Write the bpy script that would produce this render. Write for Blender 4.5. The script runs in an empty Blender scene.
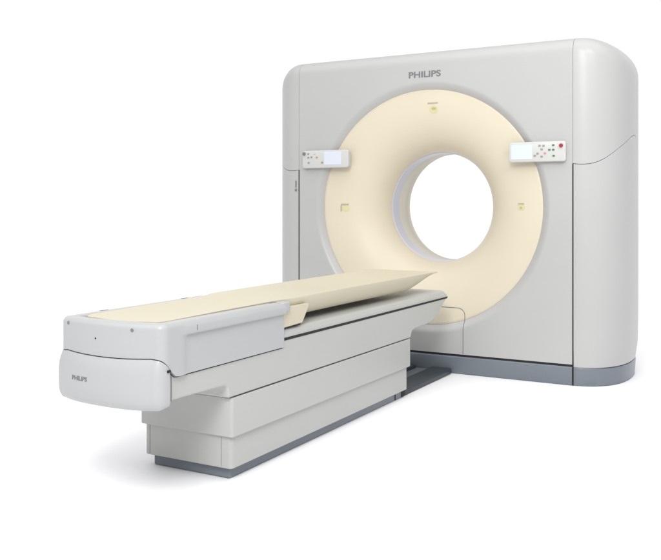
import bpy, bmesh, math, random
from mathutils import Vector, Matrix

random.seed(4)
PI = math.pi
SC = bpy.context.scene
COL = SC.collection

# ------------------------------------------------------------------ camera, world, lamps, exposure
CAM_H = 1.014
cd = bpy.data.cameras.new("camera")
cam = bpy.data.objects.new("camera", cd)
COL.objects.link(cam)
cam.location = (0, 0, CAM_H)
cam.rotation_euler = (PI / 2, 0, math.radians(29.38))
cd.sensor_fit = 'HORIZONTAL'
cd.sensor_width = 36
cd.lens = 851 / 661 * 36
cd.shift_y = -(280 - 204.5) / 661
cd.clip_start = .05
cd.clip_end = 1000
SC.camera = cam

world = bpy.data.worlds.new("World")
SC.world = world
world.use_nodes = True
wt = world.node_tree
bg = wt.nodes["Background"]
# white studio: bright backdrop, brighter overhead silk, darker behind the camera
_tc = wt.nodes.new("ShaderNodeTexCoord")
_sp = wt.nodes.new("ShaderNodeSeparateXYZ")
_dt = wt.nodes.new("ShaderNodeVectorMath")
_dt.operation = 'DOT_PRODUCT'
_dt.inputs[1].default_value = (-.5, .866, 0)
wt.links.new(_tc.outputs["Generated"], _dt.inputs[0])
wt.links.new(_tc.outputs["Generated"], _sp.inputs[0])


def _range(sock, a, b, lo, hi):
    n = wt.nodes.new("ShaderNodeMapRange")
    n.interpolation_type = 'SMOOTHSTEP'
    for k, v in (("From Min", a), ("From Max", b), ("To Min", lo), ("To Max", hi)):
        n.inputs[k].default_value = v
    if sock is None:
        return n
    wt.links.new(sock, n.inputs["Value"])
    return n


_front = _range(_dt.outputs["Value"], .05, .85, .34, 1.06)
_up = _range(_sp.outputs["Z"], .3, .85, 0, 1)
_mx = wt.nodes.new("ShaderNodeMix")
wt.links.new(_up.outputs[0], _mx.inputs["Factor"])
wt.links.new(_front.outputs[0], _mx.inputs["A"])
_top = _range(_dt.outputs["Value"], -.25, .6, 2.0, .5)
wt.links.new(_top.outputs[0], _mx.inputs["B"])
bg.inputs[0].default_value = (1.0, 1.0, 1.0, 1)
wt.links.new(_mx.outputs[0], bg.inputs[1])


def area(name, loc, target, size, energy, col=(1, 1, 1)):
    l = bpy.data.lights.new(name, 'AREA')
    l.shape = 'SQUARE'
    l.size = size
    l.energy = energy
    l.color = col
    o = bpy.data.objects.new(name, l)
    COL.objects.link(o)
    o.location = loc
    o.rotation_euler = (Vector(target) - Vector(loc)).to_track_quat('-Z', 'Y').to_euler()
    return o


area("softbox", (-.3, -.5, 3.3), (-1.3, 4.8, 1.5), 1.5, 145, (1, .997, .985))
k = area("side_softbox", (.9, 2.0, 3.3), (-1.0, 4.9, 1.75), 1.0, 8)
k.data.spread = math.radians(75)
area("overhead_softbox", (-1.6, 2.6, 4.4), (-2.0, 3.6, 0), 3.0, 12)

SC.view_settings.view_transform = 'Standard'
SC.view_settings.look = 'None'
SC.view_settings.exposure = 0.0
SC.view_settings.gamma = 1.0

# ------------------------------------------------------------------ materials


def mat(name, col, rough=.4, var=.03, bump=.02, scale=40., metal=0., spec=.38, coat=0.):
    m = bpy.data.materials.new(name)
    m.use_nodes = True
    nt = m.node_tree
    b = nt.nodes["Principled BSDF"]
    tc = nt.nodes.new("ShaderNodeTexCoord")
    n = nt.nodes.new("ShaderNodeTexNoise")
    n.inputs["Scale"].default_value = 3.0
    n.inputs["Detail"].default_value = 5
    nt.links.new(tc.outputs["Object"], n.inputs["Vector"])
    r = nt.nodes.new("ShaderNodeValToRGB")
    r.color_ramp.elements[0].position = .3
    r.color_ramp.elements[1].position = .7
    r.color_ramp.elements[0].color = (*[c * (1 - var) for c in col], 1)
    r.color_ramp.elements[1].color = (*[min(1, c * (1 + var)) for c in col], 1)
    nt.links.new(n.outputs["Fac"], r.inputs["Fac"])
    nt.links.new(r.outputs["Color"], b.inputs["Base Color"])
    n2 = nt.nodes.new("ShaderNodeTexNoise")
    n2.inputs["Scale"].default_value = scale
    n2.inputs["Detail"].default_value = 3
    nt.links.new(tc.outputs["Object"], n2.inputs["Vector"])
    mr = nt.nodes.new("ShaderNodeMapRange")
    mr.inputs["To Min"].default_value = rough - .05
    mr.inputs["To Max"].default_value = rough + .05
    nt.links.new(n2.outputs["Fac"], mr.inputs["Value"])
    nt.links.new(mr.outputs["Result"], b.inputs["Roughness"])
    if bump:
        bp = nt.nodes.new("ShaderNodeBump")
        bp.inputs["Strength"].default_value = bump
        bp.inputs["Distance"].default_value = .002
        nt.links.new(n2.outputs["Fac"], bp.inputs["Height"])
        nt.links.new(bp.outputs["Normal"], b.inputs["Normal"])
    b.inputs["Metallic"].default_value = metal
    b.inputs["Specular IOR Level"].default_value = spec
    b.inputs["Coat Weight"].default_value = coat
    return m


M = dict(
    cover=mat("gantry_paint", (.434, .433, .428), .33, .012, .02, 220),
    rim=mat("ring_rim_paint", (.425, .425, .44), .42, .012, .02, 220),
    cream=mat("cream_plastic", (.635, .575, .45), .42, .012, .02, 220),
    liner=mat("window_liner", (.52, .525, .60), .3, .02, 0),
    liner2=mat("beige_liner", (.62, .59, .51), .45, .02, 0),
    table=mat("table_paint", (.43, .436, .418), .35, .012, .02, 220),
    head=mat("headcover_paint", (.412, .416, .421), .32, .012, .02, 220),
    pallet=mat("cream_pallet", (.555, .51, .39), .5, .012, .03, 300),
    slate=mat("slate_plinth", (.165, .185, .212), .3, .02, 0, 2.5),
    rail=mat("dark_rail", (.035, .045, .055), .4, .05, .03, 200),
    dark=mat("dark_gap", (.012, .013, .015), .6, .02, 0),
    groove=mat("grey_groove", (.19, .19, .19), .6, .02, 0),
    soft_groove=mat("soft_groove", (.30, .30, .29), .6, .02, 0),
    ink=mat("grey_ink", (.17, .17, .18), .5, .02, 0),
    panel=mat("panel_plastic", (.53, .53, .515), .4, .01, .02, 300),
    screen=mat("pale_screen", (.60, .64, .72), .15, .01, 0),
    red=mat("red_button", (.35, .02, .035), .35, .02, 0),
    btn=mat("grey_button", (.26, .27, .23), .5, .02, 0),
    green=mat("green_button", (.10, .17, .09), .5, .02, 0),
    orange=mat("orange_button", (.55, .25, .06), .5, .02, 0),
    pink=mat("pink_button", (.62, .22, .20), .5, .02, 0),
    yellow=mat("yellow_label", (.60, .55, .30), .5, .02, 0),
    olive=mat("label_print", (.42, .39, .2), .5, .02, 0),
    tan=mat("label_text", (.40, .36, .28), .5, .02, 0),
    metal=mat("grey_metal", (.35, .35, .36), .3, .03, 0, metal=.8),
)

# ------------------------------------------------------------------ helpers
BASE = Vector((0, 0, 0))


def thing(name, loc, label, cat):
    global BASE
    o = bpy.data.objects.new(name, None)
    COL.objects.link(o)
    o.location = loc
    o.empty_display_size = .2
    o["label"] = label
    o["category"] = cat
    BASE = Vector(loc)
    return o


def build(name, vs, fs, m, parent=None, smooth=32, ref=None, solid=0, bevel=0, seg=3, recalc=False, label=None):
    """vs in world coordinates; ref: a point the faces must look away from."""
    me = bpy.data.meshes.new(name)
    me.from_pydata([Vector(v) - BASE for v in vs], [], fs)
    me.validate()
    bm = bmesh.new()
    bm.from_mesh(me)
    bmesh.ops.remove_doubles(bm, verts=bm.verts, dist=1e-5)
    bmesh.ops.dissolve_degenerate(bm, edges=bm.edges, dist=1e-6)
    if recalc:
        bmesh.ops.recalc_face_normals(bm, faces=bm.faces)
    if ref is not None:
        bm.normal_update()
        rr = Vector(ref) - BASE
        s = sum(f.normal.dot(f.calc_center_median() - rr) * f.calc_area() for f in bm.faces)
        if s < 0:
            bmesh.ops.reverse_faces(bm, faces=bm.faces)
    bm.to_mesh(me)
    bm.free()
    me.shade_smooth()
    me.set_sharp_from_angle(angle=math.radians(smooth))
    me.materials.append(m)
    o = bpy.data.objects.new(name, me)
    COL.objects.link(o)
    if parent is not None:
        o.parent = parent
    if solid:
        md = o.modifiers.new("thickness", 'SOLIDIFY')
        md.thickness = solid
        md.offset = -1
        bpy.context.view_layer.update()
        me2 = bpy.data.meshes.new_from_object(o.evaluated_get(bpy.context.evaluated_depsgraph_get()))
        o.modifiers.clear()
        o.data = me2
        me2.name = name
        me2.set_sharp_from_angle(angle=math.radians(smooth))
    if bevel:
        md = o.modifiers.new("edges", 'BEVEL')
        md.width = bevel
        md.segments = seg
        md.limit_method = 'ANGLE'
        md.angle_limit = math.radians(35)
        me.set_sharp_from_angle(angle=math.radians(180))
        md.harden_normals = True
    if label:
        o["label"] = label
    return o


def grid(rows, closed=False):
    """rows of points -> verts, quads"""
    n = len(rows[0])
    vs = [p for r in rows for p in r]
    fs = []
    for i in range(len(rows) - 1):
        for j in range(n if closed else n - 1):
            k = (j + 1) % n
            fs.append((i * n + j, i * n + k, (i + 1) * n + k, (i + 1) * n + j))
    return vs, fs


def merge(*parts):
    vs, fs = [], []
    for v, f in parts:
        o = len(vs)
        vs += list(v)
        fs += [tuple(i + o for i in q) for q in f]
    return vs, fs


def box(x0, x1, y0, y1, z0, z1):
    v = [(x0, y0, z0), (x1, y0, z0), (x1, y1, z0), (x0, y1, z0), (x0, y0, z1), (x1, y0, z1), (x1, y1, z1), (x0, y1, z1)]
    f = [(0, 3, 2, 1), (4, 5, 6, 7), (0, 1, 5, 4), (1, 2, 6, 5), (2, 3, 7, 6), (3, 0, 4, 7)]
    return v, f


def rrect(x0, x1, y0, y1, r, n=5):
    """rounded rectangle, counter-clockwise"""
    out = []
    for cx, cy, a0 in ((x1 - r, y0 + r, -90), (x1 - r, y1 - r, 0), (x0 + r, y1 - r, 90), (x0 + r, y0 + r, 180)):
        for k in range(n + 1):
            a = math.radians(a0 + 90 * k / n)
            out.append((cx + r * math.cos(a), cy + r * math.sin(a)))
    return out


def prism_z(poly, z0, z1):
    n = len(poly)
    vs = [(x, y, z0) for x, y in poly] + [(x, y, z1) for x, y in poly]
    fs = [tuple(range(n - 1, -1, -1)), tuple(range(n, 2 * n))]
    fs += [(i, (i + 1) % n, n + (i + 1) % n, n + i) for i in range(n)]
    return vs, fs


def prism_x(poly, x0, x1):          # poly in (y, z)
    n = len(poly)
    vs = [(x0, y, z) for y, z in poly] + [(x1, y, z) for y, z in poly]
    fs = [tuple(range(n - 1, -1, -1)), tuple(range(n, 2 * n))]
    fs += [(i, (i + 1) % n, n + (i + 1) % n, n + i) for i in range(n)]
    return vs, fs


def prism_y(poly, y0, y1):          # poly in (x, z)
    n = len(poly)
    vs = [(x, y0, z) for x, z in poly] + [(x, y1, z) for x, z in poly]
    fs = [tuple(range(n)), tuple(range(2 * n - 1, n - 1, -1))]
    fs += [(i, (i + 1) % n, n + (i + 1) % n, n + i) for i in range(n)]
    return vs, fs


def interp(t, pts):
    if t <= pts[0][0]:
        return pts[0][1]
    for (a, va), (b, vb) in zip(pts, pts[1:]):
        if t <= b:
            k = (t - a) / (b - a)
            return va + (vb - va) * k
    return pts[-1][1]


def smooth_interp(t, pts):          # Catmull-Rom through unevenly spaced points
    if t <= pts[0][0]:
        return pts[0][1]
    if t >= pts[-1][0]:
        return pts[-1][1]
    for i in range(len(pts) - 1):
        if t <= pts[i + 1][0]:
            break
    def slope(j):
        a, b = max(0, j - 1), min(len(pts) - 1, j + 1)
        return (pts[b][1] - pts[a][1]) / (pts[b][0] - pts[a][0])
    (x0, y0), (x1, y1) = pts[i], pts[i + 1]
    hh = x1 - x0
    u = (t - x0) / hh
    return ((2 * u**3 - 3 * u**2 + 1) * y0 + (u**3 - 2 * u**2 + u) * hh * slope(i)
            + (-2 * u**3 + 3 * u**2) * y1 + (u**3 - u**2) * hh * slope(i + 1))


def lettering(name, text, x0, x1, z0, z1, yfun, m, parent, bold=.012, depth=.0012):
    """flat letters in the x-z plane facing -Y, laid on the surface y = yfun(x, z)"""
    cu = bpy.data.curves.new(name, 'FONT')
    cu.body = text
    cu.size = 1
    cu.offset = bold
    cu.extrude = .01
    cu.resolution_u = 4
    t = bpy.data.objects.new(name, cu)
    COL.objects.link(t)
    bpy.context.view_layer.update()
    me = bpy.data.meshes.new_from_object(t.evaluated_get(bpy.context.evaluated_depsgraph_get()))
    bpy.data.objects.remove(t)
    xs = [v.co.x for v in me.vertices]
    ys = [v.co.y for v in me.vertices]
    ax, bx, ay, by = min(xs), max(xs), min(ys), max(ys)
    for v in me.vertices:
        x = x0 + (v.co.x - ax) / (bx - ax) * (x1 - x0)
        z = z0 + (v.co.y - ay) / (by - ay) * (z1 - z0)
        v.co = Vector((x, yfun(x, z) - (depth if v.co.z > 0 else -depth), z)) - BASE
    me.materials.clear()
    me.materials.append(m)
    o = bpy.data.objects.new(name, me)
    COL.objects.link(o)
    o.parent = parent
    return o


# ------------------------------------------------------------------ floor
fv, ff = [(0, 5, 0)], []
NF = 96
for r in (6, 20, 60, 160):
    for i in range(NF):
        a = 2 * PI * i / NF
        fv.append((r * math.cos(a), 5 + r * math.sin(a), 0))
for i in range(NF):
    ff.append((0, 1 + i, 1 + (i + 1) % NF))
    for k in range(3):
        ff.append((1 + k * NF + i, 1 + (k + 1) * NF + i, 1 + (k + 1) * NF + (i + 1) % NF, 1 + k * NF + (i + 1) % NF))
floor = build("floor", fv, ff, mat("white_floor", (.915, .915, .94), .55, .004, 0, 60, spec=.25))
floor["kind"] = "structure"
if floor.data.polygons[0].normal.z < 0:
    floor.data.flip_normals()

# ------------------------------------------------------------------ gantry
XG, Y0, YC = -2.05, 4.81, .405          # centre line, front face, half depth
ZC = .9987                              # bore axis height
SEAM, SIDE = .897, .269                 # half width of the front cover, bulge of the side covers
ZT = 1.957
ZB = .118
YM = Y0 + YC

gantry = thing("ct_gantry", (XG, YM, 0),
               "tall light grey scanner gantry with a cream flared ring around a round open bore", "scanner gantry")


def plan(t, inset=0.0):
    """outline of the right half: t 0..2 runs from the front seam round to the back seam -> (dx, y, nx, ny)"""
    n = 2.3
    q = t if t <= 1 else 2 - t
    a = q * PI / 2
    su, cw = max(math.sin(a), 0), max(math.cos(a), 0)
    u, w = su ** (2 / n), cw ** (2 / n)
    nx, ny = (u ** (n - 1)) / SIDE, -(w ** (n - 1)) / YC
    l = math.hypot(nx, ny)
    nx, ny = nx / l, ny / l
    x, y = SEAM + SIDE * u, YC * (1 - w)
    x -= nx * inset
    y -= ny * inset
    if t > 1:
        y, ny = 2 * YC - y, -ny
    return x, Y0 + y, nx, ny


def R_top(t):
    q = t if t <= 1 else 2 - t
    return .085 + .115 * (math.sin(q * PI / 2) ** 1.5)


def zseam(t):
    return smooth_interp(t, [(0, 1.243), (.075, 1.239), (.2, 1.243), (.33, 1.262), (.47, 1.298), (.6, 1.336),
                             (.66, 1.352), (.83, 1.398), (.93, 1.417), (.99, 1.41), (1.05, 1.36), (1.1, 1.30), (1.3, 1.25), (2, 1.243)])


TS = [2 * i / 64 for i in range(65)]


def pin(t):
    return .12 + .88 * math.sin(t * PI / 2)


def side_cover(sign, t0=.0, dz=.0015):
    P = []
    for t in TS:
        P.append((t, plan(t)))
    eps = .001

    def pt(x, y, z):
        return (XG + sign * (x + (eps if abs(x - SEAM) < 1e-6 else 0)), y, z)
    rows = []
    zs = [(t, zseam(t)) for t in TS]
    # upper shell
    for k in range(9):
        rows.append([pt(x, y, (zs[i][1] + dz) + (ZT - R_top(t) - zs[i][1] - dz) * k / 8) for i, (t, (x, y, nx, ny)) in enumerate(P)])
    for k in range(1, 11):
        ph = k / 10 * PI / 2
        row = []
        for t, (x, y, nx, ny) in P:
            R = R_top(t)
            o = R * (1 - math.cos(ph))
            row.append(pt(max(SEAM, x - nx * o), y - ny * o, ZT - R + R * math.sin(ph)))
        rows.append(row)
    # roof: collapse onto the centre line
    for k in (.5, 1):
        row = []
        for (x, y, z) in rows[-1 if k == .5 else -2]:
            row.append((x, y + (YM - y) * k, z))
        rows.append(row)
    v, f = grid(rows)
    up = build("upper_side_cover", v, f, M['cover'], gantry, 40, (XG + sign * SEAM, YM, 1.4), solid=.006)
    rows = []
    for k in range(13):
        row = []
        for i, (t, (x, y, nx, ny)) in enumerate(P):
            z = .105 + (zs[i][1] - dz - .105) * k / 12
            o = (.012 * max(0, 1 - (z - .105) / .035) ** 2 + .006 * max(0, 1 - (z - .105) / .3)) * pin(t)
            row.append(pt(max(SEAM, x - nx * o), y - ny * o, z))
        rows.append(row)
    v, f = grid(rows)
    lo = build("lower_side_cover", v, f, M['cover'], gantry, 40, (XG + sign * SEAM, YM, .7), solid=.006)
    # dark seal behind the curved joint between the two
    rows = []
    for dzz in (-.03, .03):
        rows.append([(XG + sign * max(SEAM, plan(t, .008)[0]), plan(t, .008)[1], zseam(t) + dzz) for t in TS[1:-1]])
    v, f = grid(rows)
    build("cover_seal", v, f, M['groove'], gantry, 60, (XG + sign * SEAM, YM, 1.3))
    # plinth section under the side covers
    rows = []
    for z, o in ((.0, .03), (.004, .022), (.06, .018), (.088, .016), (.098, .018), (.104, .03), (.104, .09)):
        rows.append([(XG + sign * (max(SEAM, plan(t, o * pin(t))[0])), plan(t, o * pin(t))[1], z) for t in TS])
    v, f = grid(rows)
    build("side_plinth", v, f, M['slate'], gantry, 40, (XG + sign * SEAM, YM, .05))
    return up, lo


for s in (1, -1):
    side_cover(s)

# ring profile --------------------------------------------------------------
R_RIM, R_OUT, R_BORE = .768, .721, .350
D_RIM, D_THR = .034, .282


def depth(r):
    """how far behind the front face the surface lies at radius r"""
    if r >= R_RIM:
        return 0.0
    if r >= R_OUT:
        k = (R_RIM - r) / (R_RIM - R_OUT)
        return D_RIM * k ** 1.6
    s = min(1, (R_OUT - r) / (R_OUT - R_BORE))
    return D_RIM + (D_THR - D_RIM) * (1 - math.sqrt(max(0, 1 - s ** 2.15)))


def yface(x, z):
    r = math.hypot(x - XG, z - ZC)
    return Y0 + depth(r) - (.003 if r < R_OUT else 0)


NA = 160


def face_cover(name, back=False):
    def yy(y):
        return 2 * YM - y if back else y
    X1 = SEAM - .001
    ztop = ZT - .085
    # angles incl. the corners of the rectangle
    corners = [math.atan2(dz, dx) for dx, dz in ((X1, ztop - ZC), (-X1, ztop - ZC), (-X1, ZB - ZC), (X1, ZB - ZC))]
    angs = sorted(set([round(-PI + 2 * PI * i / NA, 6) for i in range(NA)] + [round(c, 6) for c in corners]))
    rads = [R_OUT + (R_RIM - R_OUT) * k / 8 for k in range(8)]
    rows = [[] for _ in range(len(rads) + 5)]
    for a in angs:
        c, s = math.cos(a), math.sin(a)
        k = 1e9
        if c > 1e-9: k = min(k, X1 / c)
        if c < -1e-9: k = min(k, -X1 / c)
        if s > 1e-9: k = min(k, (ztop - ZC) / s)
        if s < -1e-9: k = min(k, (ZB - ZC) / s)
        for j, r in enumerate(rads + [R_RIM + (k - R_RIM) * q for q in (0, .03, .4, .96, 1)]):
            rows[j].append((XG + c * r, yy(Y0 + depth(r)), ZC + s * r))
    v, f = grid(rows, True)
    top = sorted([p for p in rows[-1] if abs(p[2] - ztop) < 1e-5], key=lambda p: p[0])
    prof = [(0, 0)] + [(.085 * (1 - math.cos(k / 10 * PI / 2)), .085 * math.sin(k / 10 * PI / 2)) for k in range(1, 11)]
    rws = [[(p[0], yy(Y0 + a), ztop + b) for p in top] for a, b in prof]
    rws.append([(p[0], YM, ZT) for p in top])
    v2, f2 = grid(rws)
    return build(name, *merge((v, f), (v2, f2)), M['cover'], gantry, 40, (XG, YM, ZC), solid=.006, recalc=True)


face_cover("front_cover")
face_cover("back_cover", True)


def lathe(name, prof, m, solid=.004, smooth=40, outward=False):
    """prof: (radius, y) from outside in"""
    rows = [[(XG + r * math.cos(2 * PI * i / NA), y, ZC + r * math.sin(2 * PI * i / NA)) for i in range(NA)] for r, y in prof]
    v, f = grid(rows, True)
    # faces look towards the bore axis / the viewer
    me = build(name, v, f, m, gantry, smooth)
    return me


def flip_to(o, point):
    me = o.data
    s = sum(p.normal.dot(Vector(point) - BASE - p.center) * p.area for p in me.polygons)
    if s < 0:
        me.flip_normals()


flare_r = [R_OUT - (R_OUT - R_BORE) * (1 - (1 - k / 40) ** 1.6) for k in range(41)]
flare = [(R_OUT, Y0 + D_RIM + .012), (R_OUT, Y0 + D_RIM - .001)] + [(r, Y0 + depth(r) - .003 * min(1, (r - R_BORE) / .05) * min(1, 1 + 0 * r)) for r in [R_OUT - .003] + flare_r[1:]]
o = lathe("bore_flare", flare, M['cream'], 0)
flip_to(o, (XG, Y0 - 2, ZC))
o = lathe("scan_window", [(R_BORE, Y0 + D_THR), (R_BORE - .004, Y0 + D_THR + .004), (R_BORE - .004, Y0 + .385), (R_BORE, Y0 + .389)], M['liner'])
flip_to(o, (XG, YM, ZC))
o = lathe("bore_liner", [(R_BORE, Y0 + .389), (R_BORE - .002, Y0 + .395), (R_BORE - .002, Y0 + .525), (R_BORE, Y0 + 2 * YC - D_THR)], M['liner2'])
flip_to(o, (XG, YM, ZC))
o = lathe("back_flare", [(r, 2 * YM - y) for r, y in flare], M['cream'])

# dark seals behind the straight joints
for s in (1, -1):
    xs = XG + s * SEAM
    v, f = box(xs - .02, xs + .02, Y0 + .009, Y0 + .03, .004, 1.86)
    v2, f2 = prism_x([(Y0 + .012 + .085 * (1 - math.cos(a)), 1.86 + .085 * math.sin(a)) for a in [k * PI / 16 for k in range(9)]] +
                     [(Y0 + .14, 1.93), (Y0 + .05, 1.86)], xs - .02, xs + .02)
    build("joint_seal", *merge((v, f), (v2, f2)), M['groove'], gantry)
    # lower joint is wider: a black strip lies in it
    build("joint_strip", *box(xs - .0035, xs + .0035, Y0 - .0012, Y0 + .006, .004, 1.243), M['dark'], gantry)
build("toe_gap", *box(XG - SEAM + .004, XG + SEAM - .006, Y0 + .004, Y0 + .03, .1, .13), M['dark'], gantry)
v, f = prism_x([(Y0 + .03, .002), (Y0 + .002, .002), (Y0 + .0, .006), (Y0 - .001, .098), (Y0 + .003, .104), (Y0 + .012, .1065), (Y0 + .03, .1065)],
               XG - SEAM + .0055, XG + SEAM - .0055)
build("front_plinth", v, f, M['slate'], gantry, recalc=True)
v, f = prism_x([(2 * YM - a, b) for a, b in [(Y0 + .03, .002), (Y0 + .002, .002), (Y0 + .0, .006), (Y0 - .001, .098), (Y0 + .003, .104), (Y0 + .012, .1065), (Y0 + .03, .1065)]],
               XG - SEAM + .0055, XG + SEAM - .0055)
build("back_plinth", v, f, M['slate'], gantry, recalc=True)

# outline of the access door below the ring: a narrow groove that follows the surface


def ribbon(name, path, width, m, parent, off=.0012):
    rows = [[], []]
    n = len(path)
    for i, (x, z) in enumerate(path):
        a, b = path[max(0, i - 1)], path[min(n - 1, i + 1)]
        tx, tz = b[0] - a[0], b[1] - a[1]
        l = math.hypot(tx, tz) or 1
        px, pz = -tz / l * width / 2, tx / l * width / 2
        rows[0].append((x + px, yface(x + px, z + pz) - off, z + pz))
        rows[1].append((x - px, yface(x - px, z - pz) - off, z - pz))
    v, f = grid(rows)
    return build(name, v, f, m, parent, 60)


DX, DZT, rc = .249, .391, .045
path = [(XG + DX, .12 + (DZT - rc - .12) * k / 20) for k in range(21)]
path += [(XG + DX - rc + rc * math.cos(a), DZT - rc + rc * math.sin(a)) for a in [k * PI / 16 for k in range(1, 9)]]
path += [(XG + DX - rc - (2 * DX - 2 * rc) * k / 40, DZT) for k in range(1, 41)]
path += [(XG - DX + rc - rc * math.sin(a), DZT - rc + rc * math.cos(a)) for a in [k * PI / 16 for k in range(1, 9)]]
path += [(XG - DX, DZT - rc - (DZT - rc - .12) * k / 20) for k in range(1, 21)]
ribbon("access_door_groove", path, .0042, M['groove'], gantry)

lettering("lettering", "PHILIPS", XG - .104, XG + .107, 1.791, 1.830, lambda x, z: Y0, M['ink'], gantry, .026)

# laser aperture labels on the flare


def patch(name, cx, cz, w, h, m, parent, off, rnd=False):
    n = 6
    if rnd:
        rows = []
        for q in (.02, .5, 1):
            rows.append([])
            for i in range(24):
                a = 2 * PI * i / 24
                x, z = cx + q * w / 2 * math.cos(a), cz + q * h / 2 * math.sin(a)
                rows[-1].append((x, yface(x, z) - off, z))
        v, f = grid(rows, True)
        f.append(tuple(range(24)))
        return build(name, v, f, m, parent, 60, (cx, Y0 + 1, cz))
    rows = []
    for j in range(n + 1):
        z = cz - h / 2 + h * j / n
        k = 1
        rows.append([(cx - k * w / 2 + k * w * i / n, yface(cx - k * w / 2 + k * w * i / n, z) - off, z) for i in range(n + 1)])
    v, f = grid(rows)
    return build(name, v, f, m, parent, 60, (cx, Y0 + 1, cz))


for cx, cz, kind in ((-2.008, 1.595, 0), (-2.627, .995, 1), (-1.462, .998, 2)):
    if kind == 0:
        lab = patch("laser_window", cx, cz, .054, .044, M['yellow'], gantry, .0016, True)
        patch("aperture", cx + .003, cz + .007, .030, .016, M['olive'], lab, .0026, True)
        patch("caption", cx - .002, cz + .040, .068, .008, M['tan'], gantry, .0016)
    elif kind == 1:
        lab = patch("laser_window", cx + .006, cz - .006, .048, .036, M['yellow'], gantry, .0016, True)
        patch("caption", cx, cz + .020, .050, .008, M['tan'], gantry, .0026)
        patch("caption", cx - .024, cz - .004, .008, .040, M['tan'], gantry, .0028)
    else:
        lab = patch("laser_window", cx, cz, .044, .034, M['yellow'], gantry, .0016, True)
        patch("aperture", cx, cz - .003, .016, .013, M['olive'], lab, .0026, True)
        patch("caption", cx, cz + .020, .038, .006, M['tan'], gantry, .0016)


# control panels


def disc(cx, cz, r, y, d, n=20):
    return prism_y([(cx + r * math.cos(2 * PI * i / n), cz + r * math.sin(2 * PI * i / n)) for i in range(n)], y - d, y + .004)


def control_panel(x0, x1, z0, z1, rl, scr, btns, stop, label):
    yf = Y0 - .032
    # body: rounded box that thins towards the bottom
    poly = rrect(x0, x1, z0, z1, .014, 6)
    rows = []
    cx, cz = (x0 + x1) / 2, (z0 + z1) / 2
    for y, o in ((Y0 + .012, .004), (Y0 - .002, .004), (Y0 - .012, .0), (yf + .006, .0), (yf + .002, .0012), (yf, .005)):
        rows.append([(cx + (x - cx) * (1 - o / (x1 - x0) * 2), y, cz + (z - cz) * (1 - o / (z1 - z0) * 2)) for x, z in poly])
    v, f = grid(rows, True)
    n = len(poly)
    f.append(tuple(range(len(v) - n, len(v))))
    f.append(tuple(range(n)))
    p = build("control_panel", v, f, M['panel'], gantry, 50, recalc=True, label=label)
    sx0, sx1, sz0, sz1 = scr
    fr = build("display", *prism_y(rrect(sx0, sx1, sz0, sz1, .004, 3), yf - .0015, yf + .004), M['screen'], p, recalc=True)
    for (bx, bz, kind) in btns:
        build("button", *prism_y(rrect(bx - .0068, bx + .0068, bz - .0048, bz + .0048, .003, 3), yf - .003, yf + .003), M[kind], p, recalc=True)
    ex, ez, m = stop
    b = build("stop_button", *disc(ex, ez, .0108 if m == 'red' else .0105, yf, .012), M[m], p, recalc=True, bevel=.003)
    build("button_collar", *disc(ex, ez, .014, yf, .002), M['panel'], b, recalc=True)
    return p


control_panel(-1.512, -1.186, 1.256, 1.371, .01, (-1.496, -1.374, 1.272, 1.356),
              [(-1.332, 1.347, 'btn'), (-1.309, 1.346, 'btn'), (-1.320, 1.326, 'btn'), (-1.343, 1.303, 'btn'), (-1.359, 1.291, 'btn'),
               (-1.301, 1.303, 'pink'), (-1.320, 1.285, 'btn'), (-1.254, 1.348, 'green'), (-1.276, 1.322, 'green'), (-1.254, 1.322, 'green'),
               (-1.252, 1.288, 'green')], (-1.210, 1.3445, 'red'), "grey control panel with a pale screen and a red stop button")
control_panel(-2.902, -2.561, 1.251, 1.366, .01, (-2.738, -2.612, 1.271, 1.356),
              [(-2.856, 1.345, 'btn'), (-2.856, 1.321, 'btn'), (-2.832, 1.323, 'btn'), (-2.854, 1.287, 'btn'),
               (-2.792, 1.321, 'orange'), (-2.752, 1.286, 'btn'), (-2.81, 1.346, 'panel')], (-2.886, 1.346, 'ink'),
              "grey control panel with a pale screen and a dark stop button")

# small dark upright mark on the left lower cover beside the joint
xl = XG - SEAM - .024
v = merge(box(xl - .004, xl + .004, Y0 - .004, Y0 + .004, 1.128, 1.172), box(xl - .007, xl + .007, Y0 - .005, Y0 + .004, 1.104, 1.118))
build("cover_mark", *v, M['groove'], gantry, bevel=.0015)

# ------------------------------------------------------------------ patient table
XT = -2.047
table = thing("patient_table", (XT, 3.3, 0),
              "long pale grey patient table with a cream sliding top and a rounded head end", "patient table")


def sheet(name, poly, z0, z1, m, parent=table, bevel=.006, **k):
    return build(name, *prism_z(poly, z0, z1), m, parent, recalc=True, bevel=bevel, **k)


sheet("plinth", rrect(XT - .183, XT + .181, 2.555, 4.10, .008), .002, .042, M['slate'], bevel=.003)
for s in (1, -1):
    x0, x1 = sorted((XT + s * .05, XT + s * .1815))
    if s == 1:
        sheet("floor_plate", rrect(XT - .16, XT + .16, 4.104, 4.804, .004), .002, .016, M['slate'], bevel=.002)
    sheet("floor_rail", rrect(x0, x1, 4.104, 4.802, .02), .002, .034, M['rail'], bevel=.008)
    xx = XT + s * .1815
    build("plinth_joint", *box(xx - .003, xx + .0015, 3.99, 3.998, .003, .04), M['dark'], table)
    build("rail_clamp", *box(xx - .012, xx + .003, 4.07, 4.105, .004, .034), M['dark'], table, bevel=.002)
low = sheet("lower_panel", rrect(XT - .208, XT + .206, 2.532, 4.094, .016), .044, .172, M['table'], bevel=.004)
for gx in (-2.229, -1.886):
    build("panel_groove", *box(gx - .0015, gx + .0015, 2.5313, 2.54,   .05, .166), M['soft_groove'], low)
sheet("upper_panel", rrect(XT - .221, XT + .219, 2.519, 4.11, .014), .164, .3092, M['table'], bevel=.004)
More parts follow.
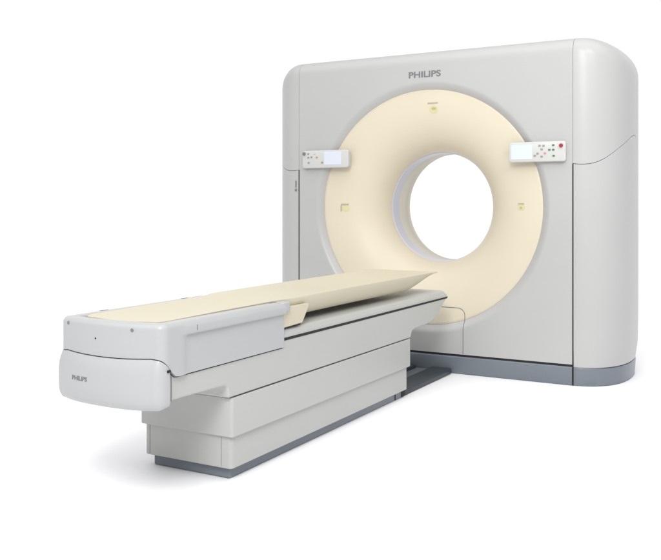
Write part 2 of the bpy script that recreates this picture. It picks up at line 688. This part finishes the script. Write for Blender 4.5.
build("body_gap", *box(XT - .205, XT + .203, 2.535, 4.09, .295, .32), M['dark'], table)

HB = .219     # half width of the carriage
carr = [(2.16, .50), (2.16, .368), (2.40, .364), (2.478, .362), (2.492, .352), (2.497, .335), (2.498, .3125), (4.112, .3125), (4.118, .332), (4.13, .345), (4.165, .352),
        (4.25, .3535), (4.328, .356), (4.39, .362), (4.43, .372), (4.47, .386), (4.52, .411), (4.577, .449), (4.623, .476), (4.623, .50)]
build("carriage", *prism_x(carr, XT - HB - .002, XT + HB), M['table'], table, recalc=True, bevel=.009)
for s in (1, -1):
    x = XT + s * HB
    x0, x1 = sorted((x - s * .02, x + s * .0012))
    build("trim_strip", *prism_x([(2.80, .4700), (4.620, .4715), (4.630, .4812), (2.80, .4812)], x0, x1), M['dark'], table, recalc=True)
deck = [(-HB - .001, .4815), (HB - .001, .4815), (HB - .003, .500), (HB - .012, .514), (HB - .03, .518), (-HB + .03, .518), (-HB + .012, .514), (-HB + .003, .500)]
build("deck", *prism_y([(XT + a, b) for a, b in deck], 2.70, 4.604), M['table'], table, recalc=True, bevel=.004)

# head end -------------------------------------------------------------------


def head_outline(n_front=24):
    """right half from the middle of the front to the far end: (x offset, y, nx, ny)"""
    W, RC = .232, .035
    pts = []
    yb = lambda x: 2.096 + .022 * (x / .19) ** 2
    for k in range(n_front + 1):
        x = (W - RC) * k / n_front
        pts.append((x, yb(x)))
    y0 = yb(W - RC)
    for k in range(1, 13):
        a = k / 12 * PI / 2
        pts.append((W - RC + RC * math.sin(a), y0 + RC * (1 - math.cos(a))))
    y1 = y0 + RC
    for k in range(1, 41):
        pts.append((W, y1 + (2.862 - y1) * k / 40))
    full = [(-x, y) for x, y in pts[:0:-1]] + pts
    out = []
    for i, (x, y) in enumerate(full):
        a, b = full[max(0, i - 1)], full[min(len(full) - 1, i + 1)]
        tx, ty = b[0] - a[0], b[1] - a[1]
        l = math.hypot(tx, ty)
        out.append((x, y, ty / l, -tx / l))
    return out


HO = head_outline()


def sstep(a, b, x):
    k = max(0, min(1, (x - a) / (b - a)))
    return k * k * (3 - 2 * k)


def zlow(x, y):
    """lower edge of the head cover: high over the nose, lower along the sides"""
    if abs(x) < .19:
        return .507 + .006 * (abs(x) / .19) ** 2
    return .513 - .068 * sstep(2.112, 2.20, y) + .0


def hp(x, y, nx, ny, off, z):
    return (XT + x + nx * off, y + ny * off, z)


rows = []
ZR = .584
prof = [(0, -.012, 0), (0, 0, 1), (.04, 0, 1), (.5, 0, 1), (.93, 0, 1), (1, 0, 1)]
for q, o, rec in prof:
    row = []
    for (x, y, nx, ny) in HO:
        zl = zlow(x, y)
        g = sstep(2.232, 2.256, y)
        row.append(hp(x, y, nx, ny, o - .008 * rec * g, zl + (ZR - .008 - zl) * q + (.001 if o == 0 and q == 0 else 0)))
    rows.append(row)
for z, o in ((ZR - .006, .0), (ZR - .003, .003), (ZR, .004), (.604, .004), (.609, .001), (.614, -.002), (.6205, -.006), (.624, -.012), (.625, -.02), (.6245, -.045), (.621, -.05), (.60, -.052)):
    rows.append([hp(x, y, nx, ny, o * (sstep(2.21, 2.256, y) if o > 0 else 1), z) for (x, y, nx, ny) in HO])
v, f = grid(rows)
head = build("head_cover", v, f, M['head'], table, 50, (XT, 2.6, .5), solid=.004)
# end caps of the rims beside the sliding top (short tongues that run on past the cover)
for s in (1, -1):
    x0, x1 = sorted((XT + s * .180, XT + s * .232))
    build("rim_tongue", *prism_z(rrect(x0, x1, 2.84, 2.905, .016), .586, .6245), M['head'], head, recalc=True, bevel=.006)
    x0, x1 = sorted((XT + s * .12, XT + s * .221))
    build("end_wall", *box(x0, x1, 2.852, 2.86, .44, .59), M['head'], head)

# nose bumper
rows = []
NO = [p for p in HO if p[1] < 2.158 or abs(p[0]) < .22]
NO = [p for p in HO if p[1] <= 2.158]
for zq, o in ((0, -.004), (.0, .004), (.10, .013), (.22, .020), (.36, .0235), (.6, .0235), (.80, .022), (.90, .016), (.97, .006), (1.0, -.008), (1.0, -.06)):
    row = []
    for (x, y, nx, ny) in NO:
        zt = zlow(x, y) - .0022
        e = .2 + .8 * (1 - sstep(2.10, 2.16, y))
        zb = .339 + .02 * (1 - e)
        row.append(hp(x, y, nx, ny, o * (e if o > 0 else 1), zt + (zb - zt) * zq))
    rows.append(row)
v, f = grid(rows)
nose = build("nose_bumper", v, f, M['head'], table, 50, (XT, 2.3, .43), solid=.003)


def ynose(x, z):
    ax = abs(x - XT)
    return 2.096 + .022 * (ax / .19) ** 2 - .0235


def yhead(x, z):
    ax = abs(x - XT)
    return 2.096 + .022 * (ax / .19) ** 2


lettering("lettering", "PHILIPS", -2.176, -2.100, .4225, .4375, ynose, M['ink'], nose, .02)
build("seam_line", *grid([[hp(x, y, nx, ny, -.006 - .0055 * sstep(2.15, 2.19, y), zlow(x, y) - (dz if dz < 0 else .0035 + .0125 * (1 - sstep(2.12, 2.17, y)))) for (x, y, nx, ny) in HO] for dz in (-.012, .016)]), M['dark'], table, 60)
sx = XT + .2175
build("nose_seam", *box(sx - .02, sx + .0032, 2.156, 2.1805, .368, .462), M['groove'], table)
for px, pz, r, k in ((-2.229, .606, .006, 'groove'), (-1.929, .603, .006, 'groove'), (-2.083, .566, .003, 'dark')):
    yy = yhead(px, pz)
    build("screw", *prism_y([(px + r * math.cos(2 * PI * i / 14), pz + r * math.sin(2 * PI * i / 14)) for i in range(14)], yy - .0015, yy + .004),
          M[k], head, recalc=True)
build("catch", *box(XT + .228, XT + .240, 2.14, 2.155, .468, .476), M['dark'], head, bevel=.002)
build("rim_mark", *box(XT + .2355, XT + .2368, 2.294, 2.297, .588, .606), M['groove'], head)
for ax, ay, al in ((-1.855, 2.80, .05), (-2.262, 2.30, .04), (-2.262, 2.76, .04)):
    build("rim_mark", *box(ax - .004, ax + .004, ay, ay + al, .6251, .6258), M['groove'], head)

# sliding cradle: thin edged, dished top with a rounded hull below
PW = .206


def pallet_section(y, k, PW, zt):
    """k 1: full hull depth .. 0: knife edge at the far tip"""
    top = [(-PW + 2 * PW * i / 24) for i in range(25)]
    pts = [(x, zt - .014 * min(1, k * 1.2) * max(0, 1 - (x / PW) ** 2) ** 1.5) for x in top]
    hull = []
    hb = PW - .058
    for i in range(33):
        x = PW - 2 * PW * i / 32
        ax = abs(x)
        dz = .078 * (1 - (max(0, ax - hb) / (PW - hb)) ** 1.7) if ax > hb else .078
        hull.append((x, zt - .007 - dz * k))
    return [(XT + x, y, z) for x, z in pts + hull]


ys = [(2.172, .3), (2.176, .32), (2.185, .35), (2.20, .4), (2.23, .5), (2.5, .6), (2.85, .8), (2.90, .95), (2.96, 1), (3.4, 1), (4.15, 1), (4.20, .97), (4.25, .90), (4.30, .79), (4.35, .65), (4.40, .48), (4.44, .32), (4.48, .14), (4.503, .02)]
rows = [pallet_section(y, k, interp(y, [(2.172, .135), (2.176, .152), (2.185, .165), (2.20, .173), (2.23, .178), (2.85, .178), (2.96, .206), (9, .206)]),
                        interp(y, [(2.172, .623), (2.30, .6265), (2.85, .628), (2.96, .631), (3.4, .633), (9, .634)])) for y, k in ys]
v, f = grid(rows, True)
n = len(rows[0])
f.append(tuple(range(n)))
f.append(tuple(range(len(v) - n, len(v))))
pal = build("cradle", v, f, M['pallet'], table, 50, recalc=True)
for s in (1, -1):
    x0, x1 = sorted((XT + s * .165, XT + s * .217))
    build("cradle_stop", *prism_x([(2.83, .5185), (3.015, .525), (3.068, .592), (3.066, .600), (2.83, .600)], x0, x1), M['pallet'], pal, recalc=True, bevel=.003)
    x0, x1 = sorted((XT + s * .16, XT + s * .2165))
    build("stop_pad", *box(x0, x1, 2.85, 3.0, .5182, .5225), M['dark'], pal)
